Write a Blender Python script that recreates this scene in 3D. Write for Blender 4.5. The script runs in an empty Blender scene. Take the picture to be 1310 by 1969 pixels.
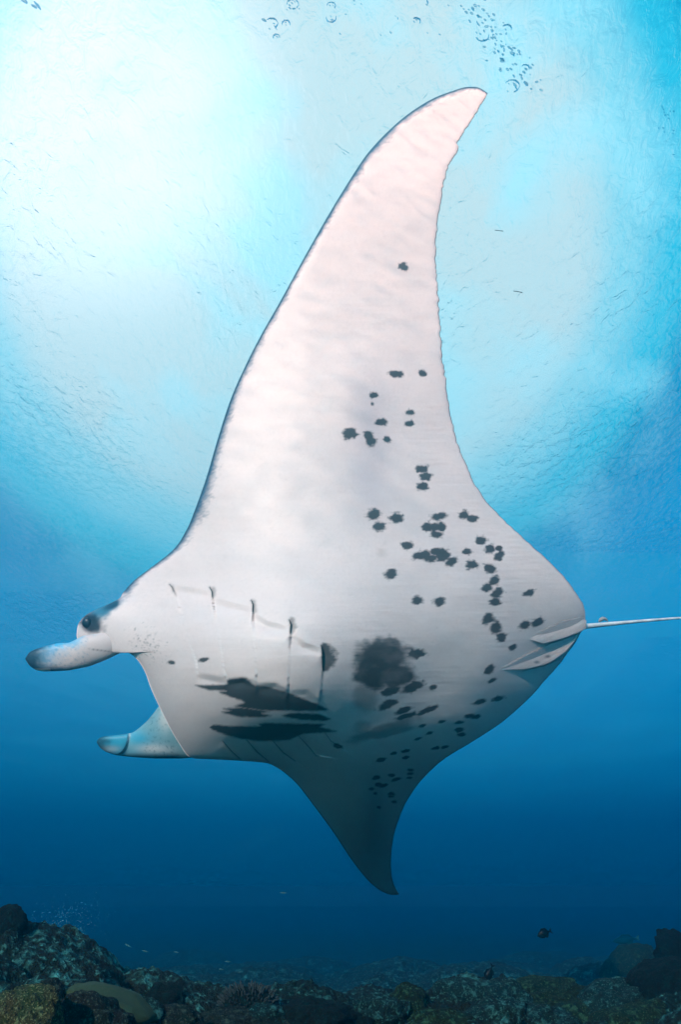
import bpy, bmesh, math, random
import numpy as np
from mathutils import Vector, noise as mnoise

C = bpy.context.scene.collection
SC = bpy.context.scene
rad = math.radians

# ------------------------------------------------------------------ camera
F_PX, CX, CY, W_PX = 1500.0, 655.0, 984.5, 1310.0
PITCH = rad(25.0)
cam_d = bpy.data.cameras.new('camera')
cam_d.sensor_fit = 'HORIZONTAL'
cam_d.sensor_width = 36.0
cam_d.lens = 36.0 * F_PX / W_PX
cam_d.clip_start = 0.02
cam_d.clip_end = 2000
cam = bpy.data.objects.new('camera', cam_d)
C.objects.link(cam)
cam.location = (0, 0, 0)
cam.rotation_euler = (rad(90) + PITCH, 0, 0)
SC.camera = cam
FW = np.array([0, math.cos(PITCH), math.sin(PITCH)])
RT = np.array([1.0, 0, 0])
UP = np.array([0, -math.sin(PITCH), math.cos(PITCH)])

def at(px, py, zeta):
    """camera-ray point of the traced outline at its own distance (metres along the view axis)"""
    px = np.asarray(px, float)[..., None]; py = np.asarray(py, float)[..., None]; z = np.asarray(zeta, float)[..., None]
    return z * (FW + RT * (px - CX) / F_PX - UP * (py - CY) / F_PX)

def zeta_of(X, py):
    """view-axis depth of the point at horizontal distance X on the ray through row py"""
    a = np.arctan((CY - np.asarray(py, float)) / F_PX)
    return X * np.cos(a) / np.cos(a + PITCH)

# ------------------------------------------------------------------ sun, sky, exposure
TO_SUN = Vector((-0.32, -0.85, 0.375)).normalized()
sun_d = bpy.data.lights.new('sun', 'SUN')
sun_d.energy = 4.25
sun_d.angle = rad(0.5)
sun_d.color = (1.0, 0.54, 0.39)
sun = bpy.data.objects.new('sun', sun_d)
C.objects.link(sun)
sun.rotation_euler = TO_SUN.to_track_quat('Z', 'Y').to_euler()

world = bpy.data.worlds.new('World')
SC.world = world
world.use_nodes = True
nt = world.node_tree
nt.nodes.clear()
def N(nt, t, **kw):
    n = nt.nodes.new(t)
    for k, v in kw.items():
        setattr(n, k, v)
    return n
def L(nt, a, b):
    nt.links.new(a, b)
def mth(nt, op, a, b=None, c=None, clamp=False):
    n = N(nt, 'ShaderNodeMath', operation=op, use_clamp=clamp)
    for i, v in enumerate((a, b, c)):
        if v is None: continue
        if hasattr(v, 'is_output'): L(nt, v, n.inputs[i])
        else: n.inputs[i].default_value = v
    return n.outputs[0]
def ramp(nt, fac, stops, interp='EASE'):
    n = N(nt, 'ShaderNodeValToRGB')
    n.color_ramp.interpolation = interp
    e = n.color_ramp.elements
    while len(e) > 1: e.remove(e[-1])
    e[0].position = stops[0][0]; e[0].color = stops[0][1]
    for p, c in stops[1:]:
        x = e.new(p); x.color = c
    L(nt, fac, n.inputs[0])
    return n.outputs[0]
def g(v): return (v, v, v, 1)
def mixc(nt, f, a, b, mode='MIX'):
    n = N(nt, 'ShaderNodeMix', data_type='RGBA', blend_type=mode)
    for s, v in ((n.inputs[0], f), (n.inputs[6], a), (n.inputs[7], b)):
        if hasattr(v, 'is_output'): L(nt, v, s)
        elif isinstance(v, (int, float)): s.default_value = v
        else: s.default_value = tuple(v) if len(v) == 4 else (*v, 1)
    return n.outputs[2]
def noise(nt, vec, scale, detail=3, rough=.5, dist=0.0):
    n = N(nt, 'ShaderNodeTexNoise')
    n.inputs['Scale'].default_value = scale
    n.inputs['Detail'].default_value = detail
    n.inputs['Roughness'].default_value = rough
    n.inputs['Distortion'].default_value = dist
    if vec is not None: L(nt, vec, n.inputs['Vector'])
    return n.outputs[0]

sky = N(nt, 'ShaderNodeTexSky', sky_type='NISHITA', sun_disc=False)
sky.sun_elevation = math.asin(TO_SUN.z)
sky.sun_rotation = math.atan2(TO_SUN.x, TO_SUN.y)
geo = N(nt, 'ShaderNodeNewGeometry')
tc = N(nt, 'ShaderNodeTexCoord')
vdir = tc.outputs['Generated']
def dir_of(px, py):
    v = at(px, py, 1.0); v = v / np.linalg.norm(v); return tuple(float(x) for x in v)
def lobe(d, lo, hi):
    n = N(nt, 'ShaderNodeVectorMath', operation='DOT_PRODUCT')
    L(nt, vdir, n.inputs[0]); n.inputs[1].default_value = d
    m = N(nt, 'ShaderNodeMapRange', interpolation_type='SMOOTHSTEP')
    L(nt, n.outputs['Value'], m.inputs[0])
    m.inputs[1].default_value = math.cos(rad(lo)); m.inputs[2].default_value = math.cos(rad(hi))
    return m.outputs[0]
nz = noise(nt, vdir, 2.6, 4, .55, .8)
nz2 = noise(nt, vdir, 6.0, 3, .5, .4)
bank = lobe(dir_of(575, 455), 32, 15)               # a broad bank of thin bright cloud in a deep blue sky
bank = mth(nt, 'MULTIPLY', bank, mth(nt, 'ADD', .88, mth(nt, 'MULTIPLY', nz, .34)), clamp=True)
glare = lobe(dir_of(140, 190), 17, 2)              # its brightest part
glare = mth(nt, 'POWER', glare, 1.5)
puffs = mth(nt, 'MULTIPLY', mth(nt, 'SUBTRACT', nz2, .50, clamp=True), 6.0, clamp=True)
skyb = mixc(nt, 1.0, sky.outputs[0], (.0, .6, .8), 'MULTIPLY')
skyb = mixc(nt, 1.0, skyb, (.0, .7, 1.35), 'ADD')
cl = ramp(nt, bank, [(0, (.0, .20, .46, 1)), (.22, (.0, .44, .76, 1)), (.5, (.05, .80, 1.08, 1)), (.8, (.46, 1.03, 1.18, 1)), (1, (.98, 1.11, 1.10, 1))])
clv = N(nt, 'ShaderNodeVectorMath', operation='SCALE'); L(nt, cl, clv.inputs[0]); clv.inputs['Scale'].default_value = 5.2
skyc = mixc(nt, mth(nt, 'MULTIPLY', bank, 2.5, clamp=True), skyb, clv.outputs[0])
skyc = mixc(nt, mth(nt, 'MULTIPLY', mth(nt, 'MULTIPLY', puffs, mth(nt, 'POWER', bank, .5)), .75), skyc, (3.4, 6.8, 7.6))
gl = N(nt, 'ShaderNodeVectorMath', operation='SCALE')
gl.inputs[0].default_value = (3.6, 2.7, 2.5); L(nt, glare, gl.inputs['Scale'])
tot = N(nt, 'ShaderNodeVectorMath', operation='ADD'); L(nt, skyc, tot.inputs[0]); L(nt, gl.outputs[0], tot.inputs[1])
bg = N(nt, 'ShaderNodeBackground'); bg.inputs[1].default_value = 0.063
L(nt, tot.outputs[0], bg.inputs[0])
out = N(nt, 'ShaderNodeOutputWorld'); L(nt, bg.outputs[0], out.inputs[0])

SC.view_settings.view_transform = 'Standard'
SC.view_settings.look = 'None'
SC.view_settings.gamma = 1
SC.view_settings.use_curve_mapping = False
SC.view_settings.exposure = 1.5
SC.cycles.use_denoising = True
SC.cycles.volume_bounces = 1
SC.cycles.max_bounces = 8
SC.cycles.transparent_max_bounces = 16

# ------------------------------------------------------------------ helpers
def tag(o, label=None, cat=None, group=None, kind=None):
    for k, v in (('label', label), ('category', cat), ('group', group), ('kind', kind)):
        if v: o[k] = v
    return o
def mesh_np(name, verts, quads, mat=None, parent=None, smooth=True, cols=None):
    me = bpy.data.meshes.new(name)
    verts = np.ascontiguousarray(verts, dtype=np.float32)
    quads = np.ascontiguousarray(quads, dtype=np.int32)
    k = quads.shape[1]
    me.vertices.add(len(verts)); me.vertices.foreach_set('co', verts.ravel())
    me.loops.add(quads.size); me.loops.foreach_set('vertex_index', quads.ravel())
    me.polygons.add(len(quads))
    me.polygons.foreach_set('loop_start', np.arange(0, quads.size, k, dtype=np.int32))
    if cols is not None:
        for cn, cv in cols.items():
            a = me.attributes.new(cn, 'FLOAT_COLOR', 'POINT')
            c4 = np.ones((len(verts), 4), np.float32); c4[:, :3] = cv
            a.data.foreach_set('color', c4.ravel())
    me.update(calc_edges=True); me.validate()
    me.polygons.foreach_set('use_smooth', [smooth] * len(me.polygons))
    if mat: me.materials.append(mat)
    o = bpy.data.objects.new(name, me); C.objects.link(o)
    if parent: o.parent = parent
    return o
def grid_quads(n, m, flip=False):
    i = np.arange(n - 1)[:, None]; j = np.arange(m - 1)[None, :]
    a = i * m + j
    q = np.stack([a, a + 1, a + m + 1, a + m], -1).reshape(-1, 4)
    return q[:, ::-1] if flip else q
def new_mat(name):
    m = bpy.data.materials.new(name); m.use_nodes = True
    t = m.node_tree; t.nodes.clear()
    o = N(t, 'ShaderNodeOutputMaterial')
    return m, t, o

# ------------------------------------------------------------------ water body and surface
m, t, o = new_mat('sea_water')
sc_ = N(t, 'ShaderNodeVolumeScatter'); sc_.inputs['Color'].default_value = (.0, .61, .87, 1)
sc_.inputs['Density'].default_value = 0.045; sc_.inputs['Anisotropy'].default_value = 0.8
ab = N(t, 'ShaderNodeVolumeAbsorption'); ab.inputs['Color'].default_value = (.30, .71, .87, 1)
ab.inputs["Density"].default_value = 0.13
ad = N(t, 'ShaderNodeAddShader'); L(t, sc_.outputs[0], ad.inputs[0]); L(t, ab.outputs[0], ad.inputs[1])
L(t, ad.outputs[0], o.inputs['Volume'])
HALF, SURF, DEEP = 70.0, 4.4, -6.0
bm = bmesh.new(); bmesh.ops.create_cube(bm, size=1.0)
for v in bm.verts:
    v.co = (v.co.x * 2 * HALF, v.co.y * 2 * HALF, SURF - .25 if v.co.z > 0 else DEEP)
me = bpy.data.meshes.new('haze'); bm.to_mesh(me); me.materials.append(m)
hz = bpy.data.objects.new('haze', me); C.objects.link(hz)
tag(hz, kind='stuff')

m, t, o = new_mat('sea_surface')
tc = N(t, 'ShaderNodeTexCoord')
mp = N(t, 'ShaderNodeMapping'); mp.inputs['Rotation'].default_value = (0, 0, rad(35)); mp.inputs['Scale'].default_value = (1, .55, 1)
L(t, tc.outputs['Object'], mp.inputs[0])
h1 = noise(t, mp.outputs[0], 12.0, 3, .6, .7)
h2 = noise(t, mp.outputs[0], 1.3, 2, .5, .5)
pm = noise(t, mp.outputs[0], .45, 2, .5)
amp = mth(t, 'ADD', .8, mth(t, 'MULTIPLY', ramp(t, pm, [(.35, g(0)), (.65, g(1))]), .9))
hh = mth(t, 'ADD', mth(t, 'MULTIPLY', h1, mth(t, 'MULTIPLY', amp, .040)), mth(t, 'MULTIPLY', h2, .045))
bp = N(t, 'ShaderNodeBump'); bp.inputs['Strength'].default_value = 1.0; bp.inputs['Distance'].default_value = 1.0
L(t, hh, bp.inputs['Height'])
fr = N(t, 'ShaderNodeFresnel'); fr.inputs[0].default_value = 1.21; L(t, bp.outputs[0], fr.inputs['Normal'])
tr = N(t, 'ShaderNodeBsdfTransparent')
rf = N(t, 'ShaderNodeBsdfRefraction'); rf.inputs['IOR'].default_value = 1.18; rf.inputs['Roughness'].default_value = .0
L(t, bp.outputs[0], rf.inputs['Normal'])
gl = N(t, 'ShaderNodeBsdfGlossy'); gl.inputs['Roughness'].default_value = .02; L(t, bp.outputs[0], gl.inputs['Normal'])
mx0 = N(t, 'ShaderNodeMixShader'); mx0.inputs[0].default_value = .20
L(t, tr.outputs[0], mx0.inputs[1]); L(t, rf.outputs[0], mx0.inputs[2])
mx = N(t, 'ShaderNodeMixShader'); L(t, fr.outputs[0], mx.inputs[0]); L(t, mx0.outputs[0], mx.inputs[1]); L(t, gl.outputs[0], mx.inputs[2])
L(t, mx.outputs[0], o.inputs[0])
n = 120
gx, gy = np.meshgrid(np.linspace(-1, 1, n) ** 3 * 900, np.linspace(-1, 1, n) ** 3 * 900, indexing='ij')
gz = SURF + .10 * np.sin(gx * .35 + .3 * gy) + .07 * np.sin(gy * .6 - .2 * gx)
wsf = mesh_np('water_surface', np.stack([gx, gy, gz], -1).reshape(-1, 3), grid_quads(n, n), m)
tag(wsf, 'rippled sea surface seen from below with bright sky through it', kind='structure')

# ------------------------------------------------------------------ manta ray
rng = np.random.default_rng(5)
def vnoise2(x, y, seed=0):
    """smooth value noise, numpy"""
    xi = np.floor(x).astype(np.int64); yi = np.floor(y).astype(np.int64)
    fx = x - xi; fy = y - yi
    fx = fx * fx * (3 - 2 * fx); fy = fy * fy * (3 - 2 * fy)
    def h(a, b):
        n = (a * 374761393 + b * 668265263 + seed * 1442695041) & 0xffffffff
        n = ((n ^ (n >> 13)) * 1274126177) & 0xffffffff
        return ((n ^ (n >> 16)) & 0xffff) / 65535.0
    return (h(xi, yi) * (1 - fx) + h(xi + 1, yi) * fx) * (1 - fy) + (h(xi, yi + 1) * (1 - fx) + h(xi + 1, yi + 1) * fx) * fy
def fbm2(x, y, seed=0, oct=4, gain=.5):
    s = 0; a = 1; tot = 0
    for k in range(oct):
        s = s + a * vnoise2(x * 2 ** k, y * 2 ** k, seed + 17 * k); tot += a; a *= gain
    return s / tot

# traced outline: leading side and trailing side, from the far wing tip over the body to the near wing tip.
# key stations carry a number; points between two keys are shared out by length.
LE = [((768, 1719), 0), ((745, 1718), None), ((715, 1699), None), ((680, 1658), .08), ((640, 1598), None), ((600, 1544), .2), ((572, 1508), None),
      ((548, 1486), .245), ((530, 1474), None), ((508, 1466), .27), ((440, 1461), .3), ((400, 1459), None), ((365, 1455), .335), ((345, 1430), None), ((327, 1400), .36),
      ((307, 1360), None), ((291, 1325), .385), ((278, 1290), None), ((262, 1266), None), ((240, 1253), .415), ((200, 1256), None), ((165, 1247), None), ((149, 1229), .44),
      ((148, 1212), None), ((152, 1197), None), ((165, 1183), .46), ((185, 1172), None), ((210, 1161), None), ((230, 1150), .49), ((238, 1138), None), ((262, 1113), .51), ((330, 1060), .55),
      ((358, 1020), None), ((375, 980), .58), ((398, 915), None), ((420, 840), .64), ((443, 770), None), ((470, 708), .7), ((502, 645), None), ((540, 578), .76), ((590, 487), None),
      ((640, 400), .84), ((690, 320), None), ((717, 284), None), ((750, 250), .92), ((780, 224), None), ((812, 202), None), ((840, 187), None), ((870, 176), .97), ((893, 169), None),
      ((915, 168), None), ((928, 173), None), ((938, 180), 1)]
TE = [((768, 1719), 0), ((756, 1695), None), ((752, 1655), .08), ((758, 1605), None), ((775, 1555), .2), ((790, 1528), None), ((808, 1503), .245), ((832, 1478), None), ((860, 1455), .27),
      ((908, 1426), .3), ((970, 1385), .335), ((1025, 1335), None), ((1045, 1312), .36), ((1078, 1275), .385), ((1092, 1256), None), ((1108, 1234), .415), ((1122, 1206), .44), ((1126, 1190), .46), ((1124, 1170), .49),
      ((1116, 1152), .51), ((1085, 1109), .55), ((1048, 1072), None), ((1010, 1038), .58), ((955, 985), None), ((918, 938), .64), ((890, 875), None), ((872, 820), .7), ((860, 750), None), ((852, 690), .76),
      ((845, 600), None), ((838, 500), .84), ((843, 430), None), ((850, 375), .88), ((862, 325), .92), ((881, 289), None), ((879, 276), None), ((886, 265), None), ((896, 250), .97), ((914, 222), None), ((928, 200), None), ((938, 180), 1)]
def side(pts, samp):
    P = np.array([p for p, k in pts], float)
    seg = np.r_[0, np.cumsum(np.hypot(*np.diff(P, axis=0).T))]
    ks = [(seg[i], k) for i, (p, k) in enumerate(pts) if k is not None]
    s_of = np.interp(seg, [a for a, b in ks], [b for a, b in ks])
    # smooth (catmull-rom) through the points
    dens = []; sd = []
    n = len(P)
    for i in range(n - 1):
        p0 = P[max(i - 1, 0)]; p1 = P[i]; p2 = P[i + 1]; p3 = P[min(i + 2, n - 1)]
        for u in np.linspace(0, 1, 12, endpoint=False):
            dens.append(.5 * ((2 * p1) + (-p0 + p2) * u + (2 * p0 - 5 * p1 + 4 * p2 - p3) * u * u + (-p0 + 3 * p1 - 3 * p2 + p3) * u ** 3))
            sd.append(s_of[i] + (s_of[i + 1] - s_of[i]) * u)
    dens.append(P[-1]); sd.append(s_of[-1])
    dens = np.array(dens); sd = np.array(sd)
    return np.stack([np.interp(samp, sd, dens[:, 0]), np.interp(samp, sd, dens[:, 1])], -1)
NS, NT = 1000, 300
# stations spaced evenly along the longer edge
base = np.linspace(0, 1, 4001)
a_ = side(LE, base); b_ = side(TE, base)
w = np.hypot(*np.diff(a_, axis=0).T) + np.hypot(*np.diff(b_, axis=0).T)
cs = np.r_[0, np.cumsum(w)]; cs /= cs[-1]
S = np.interp(np.linspace(0, 1, NS), cs, base)
le = side(LE, S); te = side(TE, S)
# ragged trailing edge of the near wing and scalloped body rim
jag = (fbm2(S * 260, S * 0 + 3.3, 4, 3) - .5) * 2
jamp = np.interp(S, [0, .5, .55, .7, .86, .99, 1], [.3, .8, 1.6, 3.2, 3.6, 3.5, 0])
te[:, 0] += jag * jamp
T0 = np.linspace(0, 1, NT)
T = .75 * T0 + .25 * (.5 - .5 * np.cos(np.pi * T0))
TT, SS = np.meshgrid(T, S)
PX = le[:, 0:1] * (1 - TT) + te[:, 0:1] * TT
PY = le[:, 1:2] * (1 - TT) + te[:, 1:2] * TT

# depth of the belly side: horizontal distances at control points, thin-plate interpolated
CP = [(938, 180, 2.66), (750, 250, 2.64), (862, 325, 2.68), (600, 487, 2.66), (838, 500, 2.76), (730, 400, 2.66), (470, 708, 2.74), (872, 820, 2.88), (660, 760, 2.71), (400, 915, 2.78), (960, 985, 2.98),
      (262, 1112, 2.96), (420, 1130, 2.80), (600, 1080, 2.74), (800, 1080, 2.84), (1085, 1109, 3.26), (150, 1212, 2.98), (200, 1190, 2.92), (1125, 1190, 3.50), (400, 1220, 2.76), (600, 1230, 2.70), (850, 1200, 2.92),
      (1000, 1180, 3.18), (240, 1253, 2.95), (291, 1325, 3.04), (365, 1455, 3.36), (430, 1400, 2.98), (420, 1310, 2.80), (560, 1320, 2.76), (700, 1300, 2.86), (560, 1400, 2.95), (700, 1390, 3.12), (850, 1310, 3.14),
      (508, 1466, 3.40), (610, 1450, 3.28), (740, 1450, 3.50), (860, 1455, 3.85), (970, 1385, 3.85), (900, 1390, 3.55), (1060, 1290, 3.78), (960, 1290, 3.32), (548, 1486, 3.62), (650, 1500, 3.62), (808, 1503, 4.05),
      (600, 1544, 3.95), (690, 1570, 4.0), (775, 1555, 4.25), (640, 1598, 4.25), (757, 1605, 4.5), (700, 1650, 4.6), (752, 1655, 4.75), (715, 1699, 4.95), (768, 1719, 5.2)]
CPa = np.array(CP)
CPa[:, 2] = np.where(CPa[:, 2] > 3, 3 + (CPa[:, 2] - 3) * np.interp(CPa[:, 1], [1440, 1600, 1720], [.50, .74, .94]), CPa[:, 2])
cpz = zeta_of(CPa[:, 2], CPa[:, 1])
def tps_fit(xy, v, lam=.02):
    xy = xy / 500.0
    d = np.hypot(xy[:, None, 0] - xy[None, :, 0], xy[:, None, 1] - xy[None, :, 1])
    K = np.where(d > 0, d * d * np.log(d + 1e-12), 0) + lam * np.eye(len(xy))
    Pm = np.c_[np.ones(len(xy)), xy]
    A = np.block([[K, Pm], [Pm.T, np.zeros((3, 3))]])
    return np.linalg.solve(A, np.r_[v, 0, 0, 0])
def tps_eval(xy0, wv, X, Y):
    xy = xy0 / 500.0; X = X / 500.0; Y = Y / 500.0
    r = wv[-3] + wv[-2] * X + wv[-1] * Y
    for i in range(len(xy)):
        d2 = (X - xy[i, 0]) ** 2 + (Y - xy[i, 1]) ** 2
        r = r + wv[i] * .5 * d2 * np.log(d2 + 1e-12)
    return r
tw = tps_fit(CPa[:, :2], cpz)
def belly(px, py): return tps_eval(CPa[:, :2], tw, np.asarray(px, float), np.asarray(py, float))
ZV = belly(PX, PY)

# small relief: gill covers, their slits, folds
def poly_dist(px, py, pts):
    """signed distance (left of the drawn direction positive) and position along, in pixels"""
    best = np.full(px.shape, 1e9); sgn = np.zeros(px.shape); al = np.zeros(px.shape)
    acc = 0
    P = np.array(pts, float); tot = np.hypot(*np.diff(P, axis=0).T).sum()
    for (x0, y0), (x1, y1) in zip(P[:-1], P[1:]):
        dx, dy = x1 - x0, y1 - y0; ln = math.hypot(dx, dy)
        u = np.clip(((px - x0) * dx + (py - y0) * dy) / ln ** 2, 0, 1)
        ex = px - (x0 + u * dx); ey = py - (y0 + u * dy)
        d = np.hypot(ex, ey); s = np.sign(dx * ey - dy * ex)
        k = d < best
        best = np.where(k, d, best); sgn = np.where(k, s, sgn); al = np.where(k, (acc + u * ln) / tot, al)
        acc += ln
    return best, sgn, al
# slit strokes drawn downwards; the flap lies on their left in the picture
GILLS = [([(326, 1123), (331, 1129), (337, 1141), (352, 1190), (366, 1240), (377, 1270), (380, 1298)], 5),
         ([(403, 1128), (408, 1138), (409, 1154), (417, 1200), (427, 1260), (434, 1312)], 7),
         ([(483, 1153), (487, 1162), (486, 1182), (490, 1240), (494, 1318)], 9),
         ([(556, 1191), (560, 1200), (558, 1221), (557, 1270), (553, 1332)], 10),
         ([(618, 1240), (620, 1252), (621, 1288), (618, 1320), (615, 1350)], 12)]
GILLS2 = [([(428, 1424), (445, 1444), (463, 1460)], 4), ([(474, 1422), (495, 1446), (517, 1464)], 5), ([(520, 1418), (544, 1446), (568, 1463)], 6),
          ([(571, 1411), (598, 1440), (607, 1452), (614, 1453)], 6), ([(626, 1409), (636, 1424), (648, 1432)], 5)]
RIDGES = [([(331, 1129), (360, 1134), (409, 1142)], 4), ([(409, 1154), (450, 1165), (486, 1172)], 4.5), ([(487, 1182), (515, 1200), (556, 1208)], 5), ([(560, 1221), (585, 1240), (618, 1252)], 5),
          ([(380, 1298), (410, 1304), (434, 1310)], 4), ([(434, 1312), (470, 1306), (494, 1318)], 5), ([(494, 1318), (530, 1318), (553, 1332)], 5), ([(553, 1332), (590, 1330), (615, 1350)], 2)]
relief = np.zeros_like(ZV); slit_dark = np.zeros_like(ZV); pale = np.zeros_like(ZV)
for pts, h in GILLS + GILLS2:
    d, s, a = poly_dist(PX, PY, pts)
    m_ = d < 90
    left = s > 0
    up = (pts, h) in GILLS
    fade = np.clip(np.minimum(a * 6, 1), 0, 1)
    taper = np.interp(a, [0, .2, .4, .75, .92, 1], [.8, .8, .12, .12, .55, .3]) if up else 1
    relief += -np.where(m_ & left, h * .0009 * np.exp(-d / 18) * fade * taper, 0)
    relief += np.where(m_ & ~left, h * .0008 * np.exp(-d / 9) * fade * taper, 0)
    if up:
        k = np.exp(-(d / 1.4) ** 2) * np.interp(a, [0, .11, .17, 1], [.9, .9, .05, .05])
        if pts[0][0] == 618: k = np.exp(-(d / 1.7) ** 2) * np.interp(a, [0, .45, .55, 1], [.95, .95, .45, .35])
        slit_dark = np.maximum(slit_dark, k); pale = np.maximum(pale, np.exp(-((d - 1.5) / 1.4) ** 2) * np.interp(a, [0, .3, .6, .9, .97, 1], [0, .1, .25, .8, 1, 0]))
    else:
        slit_dark = np.maximum(slit_dark, .45 * np.exp(-(d / 1.5) ** 2))
for pts, h in RIDGES:
    d, s, a = poly_dist(PX, PY, pts)
    relief += h * .0024 * np.exp(-(d / 15) ** 2) * (.4 + .6 * s * np.clip(d / 6, 0, 1)) * np.sin(np.pi * np.clip(a, 0, 1)) ** .5
# pelvic folds
for pts, h in [([(1033, 1217), (1075, 1197), (1122, 1185)], 10), ([(962, 1286), (1010, 1260), (1060, 1236), (1113, 1218)], 12), ([(1003, 1290), (1045, 1279), (1078, 1266)], 8)]:
    d, s, a = poly_dist(PX, PY, pts)
    f = np.sin(np.pi * np.clip(a, .0, .93)) ** .5
    relief += -np.where(s > 0, h * .0005 * np.exp(-d / 20) * f, 0)
    slit_dark = np.maximum(slit_dark, .8 * np.exp(-(d / 1.7) ** 2) * f)
# general soft undulation and fine cross-wing wrinkles
relief += (fbm2(PX / 90, PY / 60, 3, 3) - .5) * .009
wr = (fbm2(PX / 46 + PY / 300, PY / 5.0, 9, 3) - .5)
relief += wr * .0016 * np.interp(PX, [200, 500, 1100], [.3, .6, 1.2]) * np.clip(fbm2(PX / 120, PY / 120, 31, 2) * 2 - .5, .2, 1)
edge_t = np.minimum(TT, 1 - TT)
chord = np.hypot(le[:, 0] - te[:, 0], le[:, 1] - te[:, 1])[:, None]
d_le = TT * chord; d_te = (1 - TT) * chord
# exact distance to the traced leading edge in pixels (for the dark margin)
ZV = ZV + relief * np.clip(np.minimum(d_le, d_te) / 12, 0, 1)
# rounded rims: the margin curls away towards the back
rimw = np.interp(S, [0, .25, .3, .5, .6, 1], [10, 22, 40, 30, 16, 9])[:, None]
ZV = ZV + .03 * np.exp(-d_le / rimw * 2.2) + .008 * np.exp(-d_te / 5)

# skin colour
px, py = PX, PY
white = np.array([.82, .69, .65]); dark = np.array([.026, .036, .042])
col = np.ones(px.shape + (3,)) * white
mott = fbm2(px / 70, py / 70, 21, 4)
col *= (0.965 + .07 * mott)[..., None]
speck = fbm2(px / 3.2, py / 3.2, 51, 2)
col *= (1 - .05 * np.clip(speck - .60, 0, 1) * 4)[..., None]
streak = fbm2(px / 60 + py / 200, py / 4, 77, 3)
col *= (0.985 + .03 * streak)[..., None]
pig = np.zeros(px.shape)
wob = lambda sd, sc=5.0: fbm2(px / sc, py / sc, sd, 3) - .5
rag = np.clip(1 + 1.0 * wob(101, 4.5) + .5 * wob(102, 11), .3, 2)
fib = fbm2(px / 16, py / 2.4, 140, 2) - .5
def ell(x, y, rx, ry, a=0, soft=.28, s=1.0):
    global pig
    c, sn = math.cos(rad(a)), math.sin(rad(a))
    m_ = (abs(px - x) < 3 * max(rx, ry)) & (abs(py - y) < 3 * max(rx, ry))
    dx = px[m_] - x; dy = py[m_] - y
    u = (dx * c + dy * sn) / rx; v = (-dx * sn + dy * c) / ry
    r = np.sqrt(u * u + v * v) * (1 + .85 * wobm[m_] + .35 * fib[m_])
    pig[m_] = np.maximum(pig[m_], s * np.clip((1 + soft - r) / (2 * soft), 0, 1) ** 1.2)
wobm = wob(101, 5.5)
SP = """777 514 11 7 10;762 719 14 7 5;813 719 8 7 0;719 761 9 6 0;716 777 3 3 0;790 793 8 5 0;735 812 13 7 0;788 815 10 6.5 0;673 834 14 11 0;709 837 10 8 0;712 849 11 9 0;744 845 8 6 0;
811 902 13 8 0;818 916 12 8 0;813 935 12 8 -10;719 990 14 10 -5;729 1012 13 9 0;763 996 15 9 0;844 993 16 7 -8;823 1014 11 9 0;838 1013 13 9 0;849 1013 10 9 0;840 1028 12 7 0;893 990 10 8 10;908 997 11 7 0;
783 1049 12 8 5;805 1068 11 8 0;818 1067 14 9 -5;840 1061 15 8 -10;852 1068 15 11 -20;829 1073 14 8 0;869 1080 12 8 -15;898 1061 10 6 0;908 1086 11 8 0;926 1039 11 8 0;943 1056 10 9 0;960 1054 8 6 0;960 1069 11 8 -25;943 1093 12 9 15;
951 1116 12 9 -35;938 1130 11 8 -20;956 1140 12 9 -25;952 1157 10 9 -25;753 1104 13 9 -15;802 1154 11 9 -10;845 1157 11 9 -15;1017 1140 12 6 -15;938 1190 13 10 -35;954 1207 11 13 0;965 1225 11 10 -40;1010 1201 11 8 -35;1034 1196 14 8 -25;
986 1245 9 6 -35;942 1287 12 7 -40;947 1308 9 4 -25;922 1349 14 5 -20;959 1343 11 5 -15;903 1376 10 4.5 -10;916 1378 11 4 -15;884 1389 10 3 -10;883 1403 8 5 0;888 1412 7 4 -10;856 1436 8 3 -15;850 1387 8 3 -10;1033 1273 7 3 -10;1054 1262 7 3 -15;
802 1257 18 9 -10;833 1321 9 5 -18;793 1321 24 10 -25;751 1329 20 8 -12;745 1355 21 8 -20;776 1366 18 6 -20;779 1377 23 5 -18;823 1364 20 5 -18;812 1371 12 3 -18;812 1395 8 3 -15;826 1409 7 3 -15;804 1420 7 2.5 -15;838 1438 9 3 -10;
758 1448 7 3 -10;779 1444 8 3 -10;732 1461 10 3.5 -15;781 1456 7 3 -15;790 1480 6 3 0;789 1487 6 3 0;788 1495 5 2.5 0;724 1495 9 4 -15;753 1490 7 3 0;762 1498 10 4 -15;728 1508 8 4 0;738 1510 8 3.5 -15;715 1516 6 3 0;722 1525 4 3 0;753 1526 6 3.5 0;752 1531 5 2.5 0;758 1541 5 3 0;729 1552 4 2.5 0;
392 1268 9 4 0;330 1273 7 4 0;650 1434 9 5 20"""
for r_ in SP.replace('\n', '').split(';'):
    v = [float(q) for q in r_.split()]
    ell(*v, soft=.22 if v[2] > 6 else .35, s=.93)
def blur_ell(x, y, rx, ry, a, s, soft=.45):
    global pig
    c, sn = math.cos(rad(a)), math.sin(rad(a))
    dx = px - x; dy = py - y
    r = np.sqrt(((dx * c + dy * sn) / rx) ** 2 + ((-dx * sn + dy * c) / ry) ** 2) * (1 + .5 * wob(9, 14) + .2 * fib)
    k = np.clip((1 + soft - r) / (2 * soft), 0, 1); k = k * k * (3 - 2 * k)
    pig = np.maximum(pig, s * k)
blur_ell(737, 1262, 50, 34, 0, .93, .30); blur_ell(720, 1292, 40, 36, 0, .94, .28); blur_ell(763, 1300, 36, 24, -10, .94, .28); blur_ell(752, 1240, 24, 14, 10, .82, .3)
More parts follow.
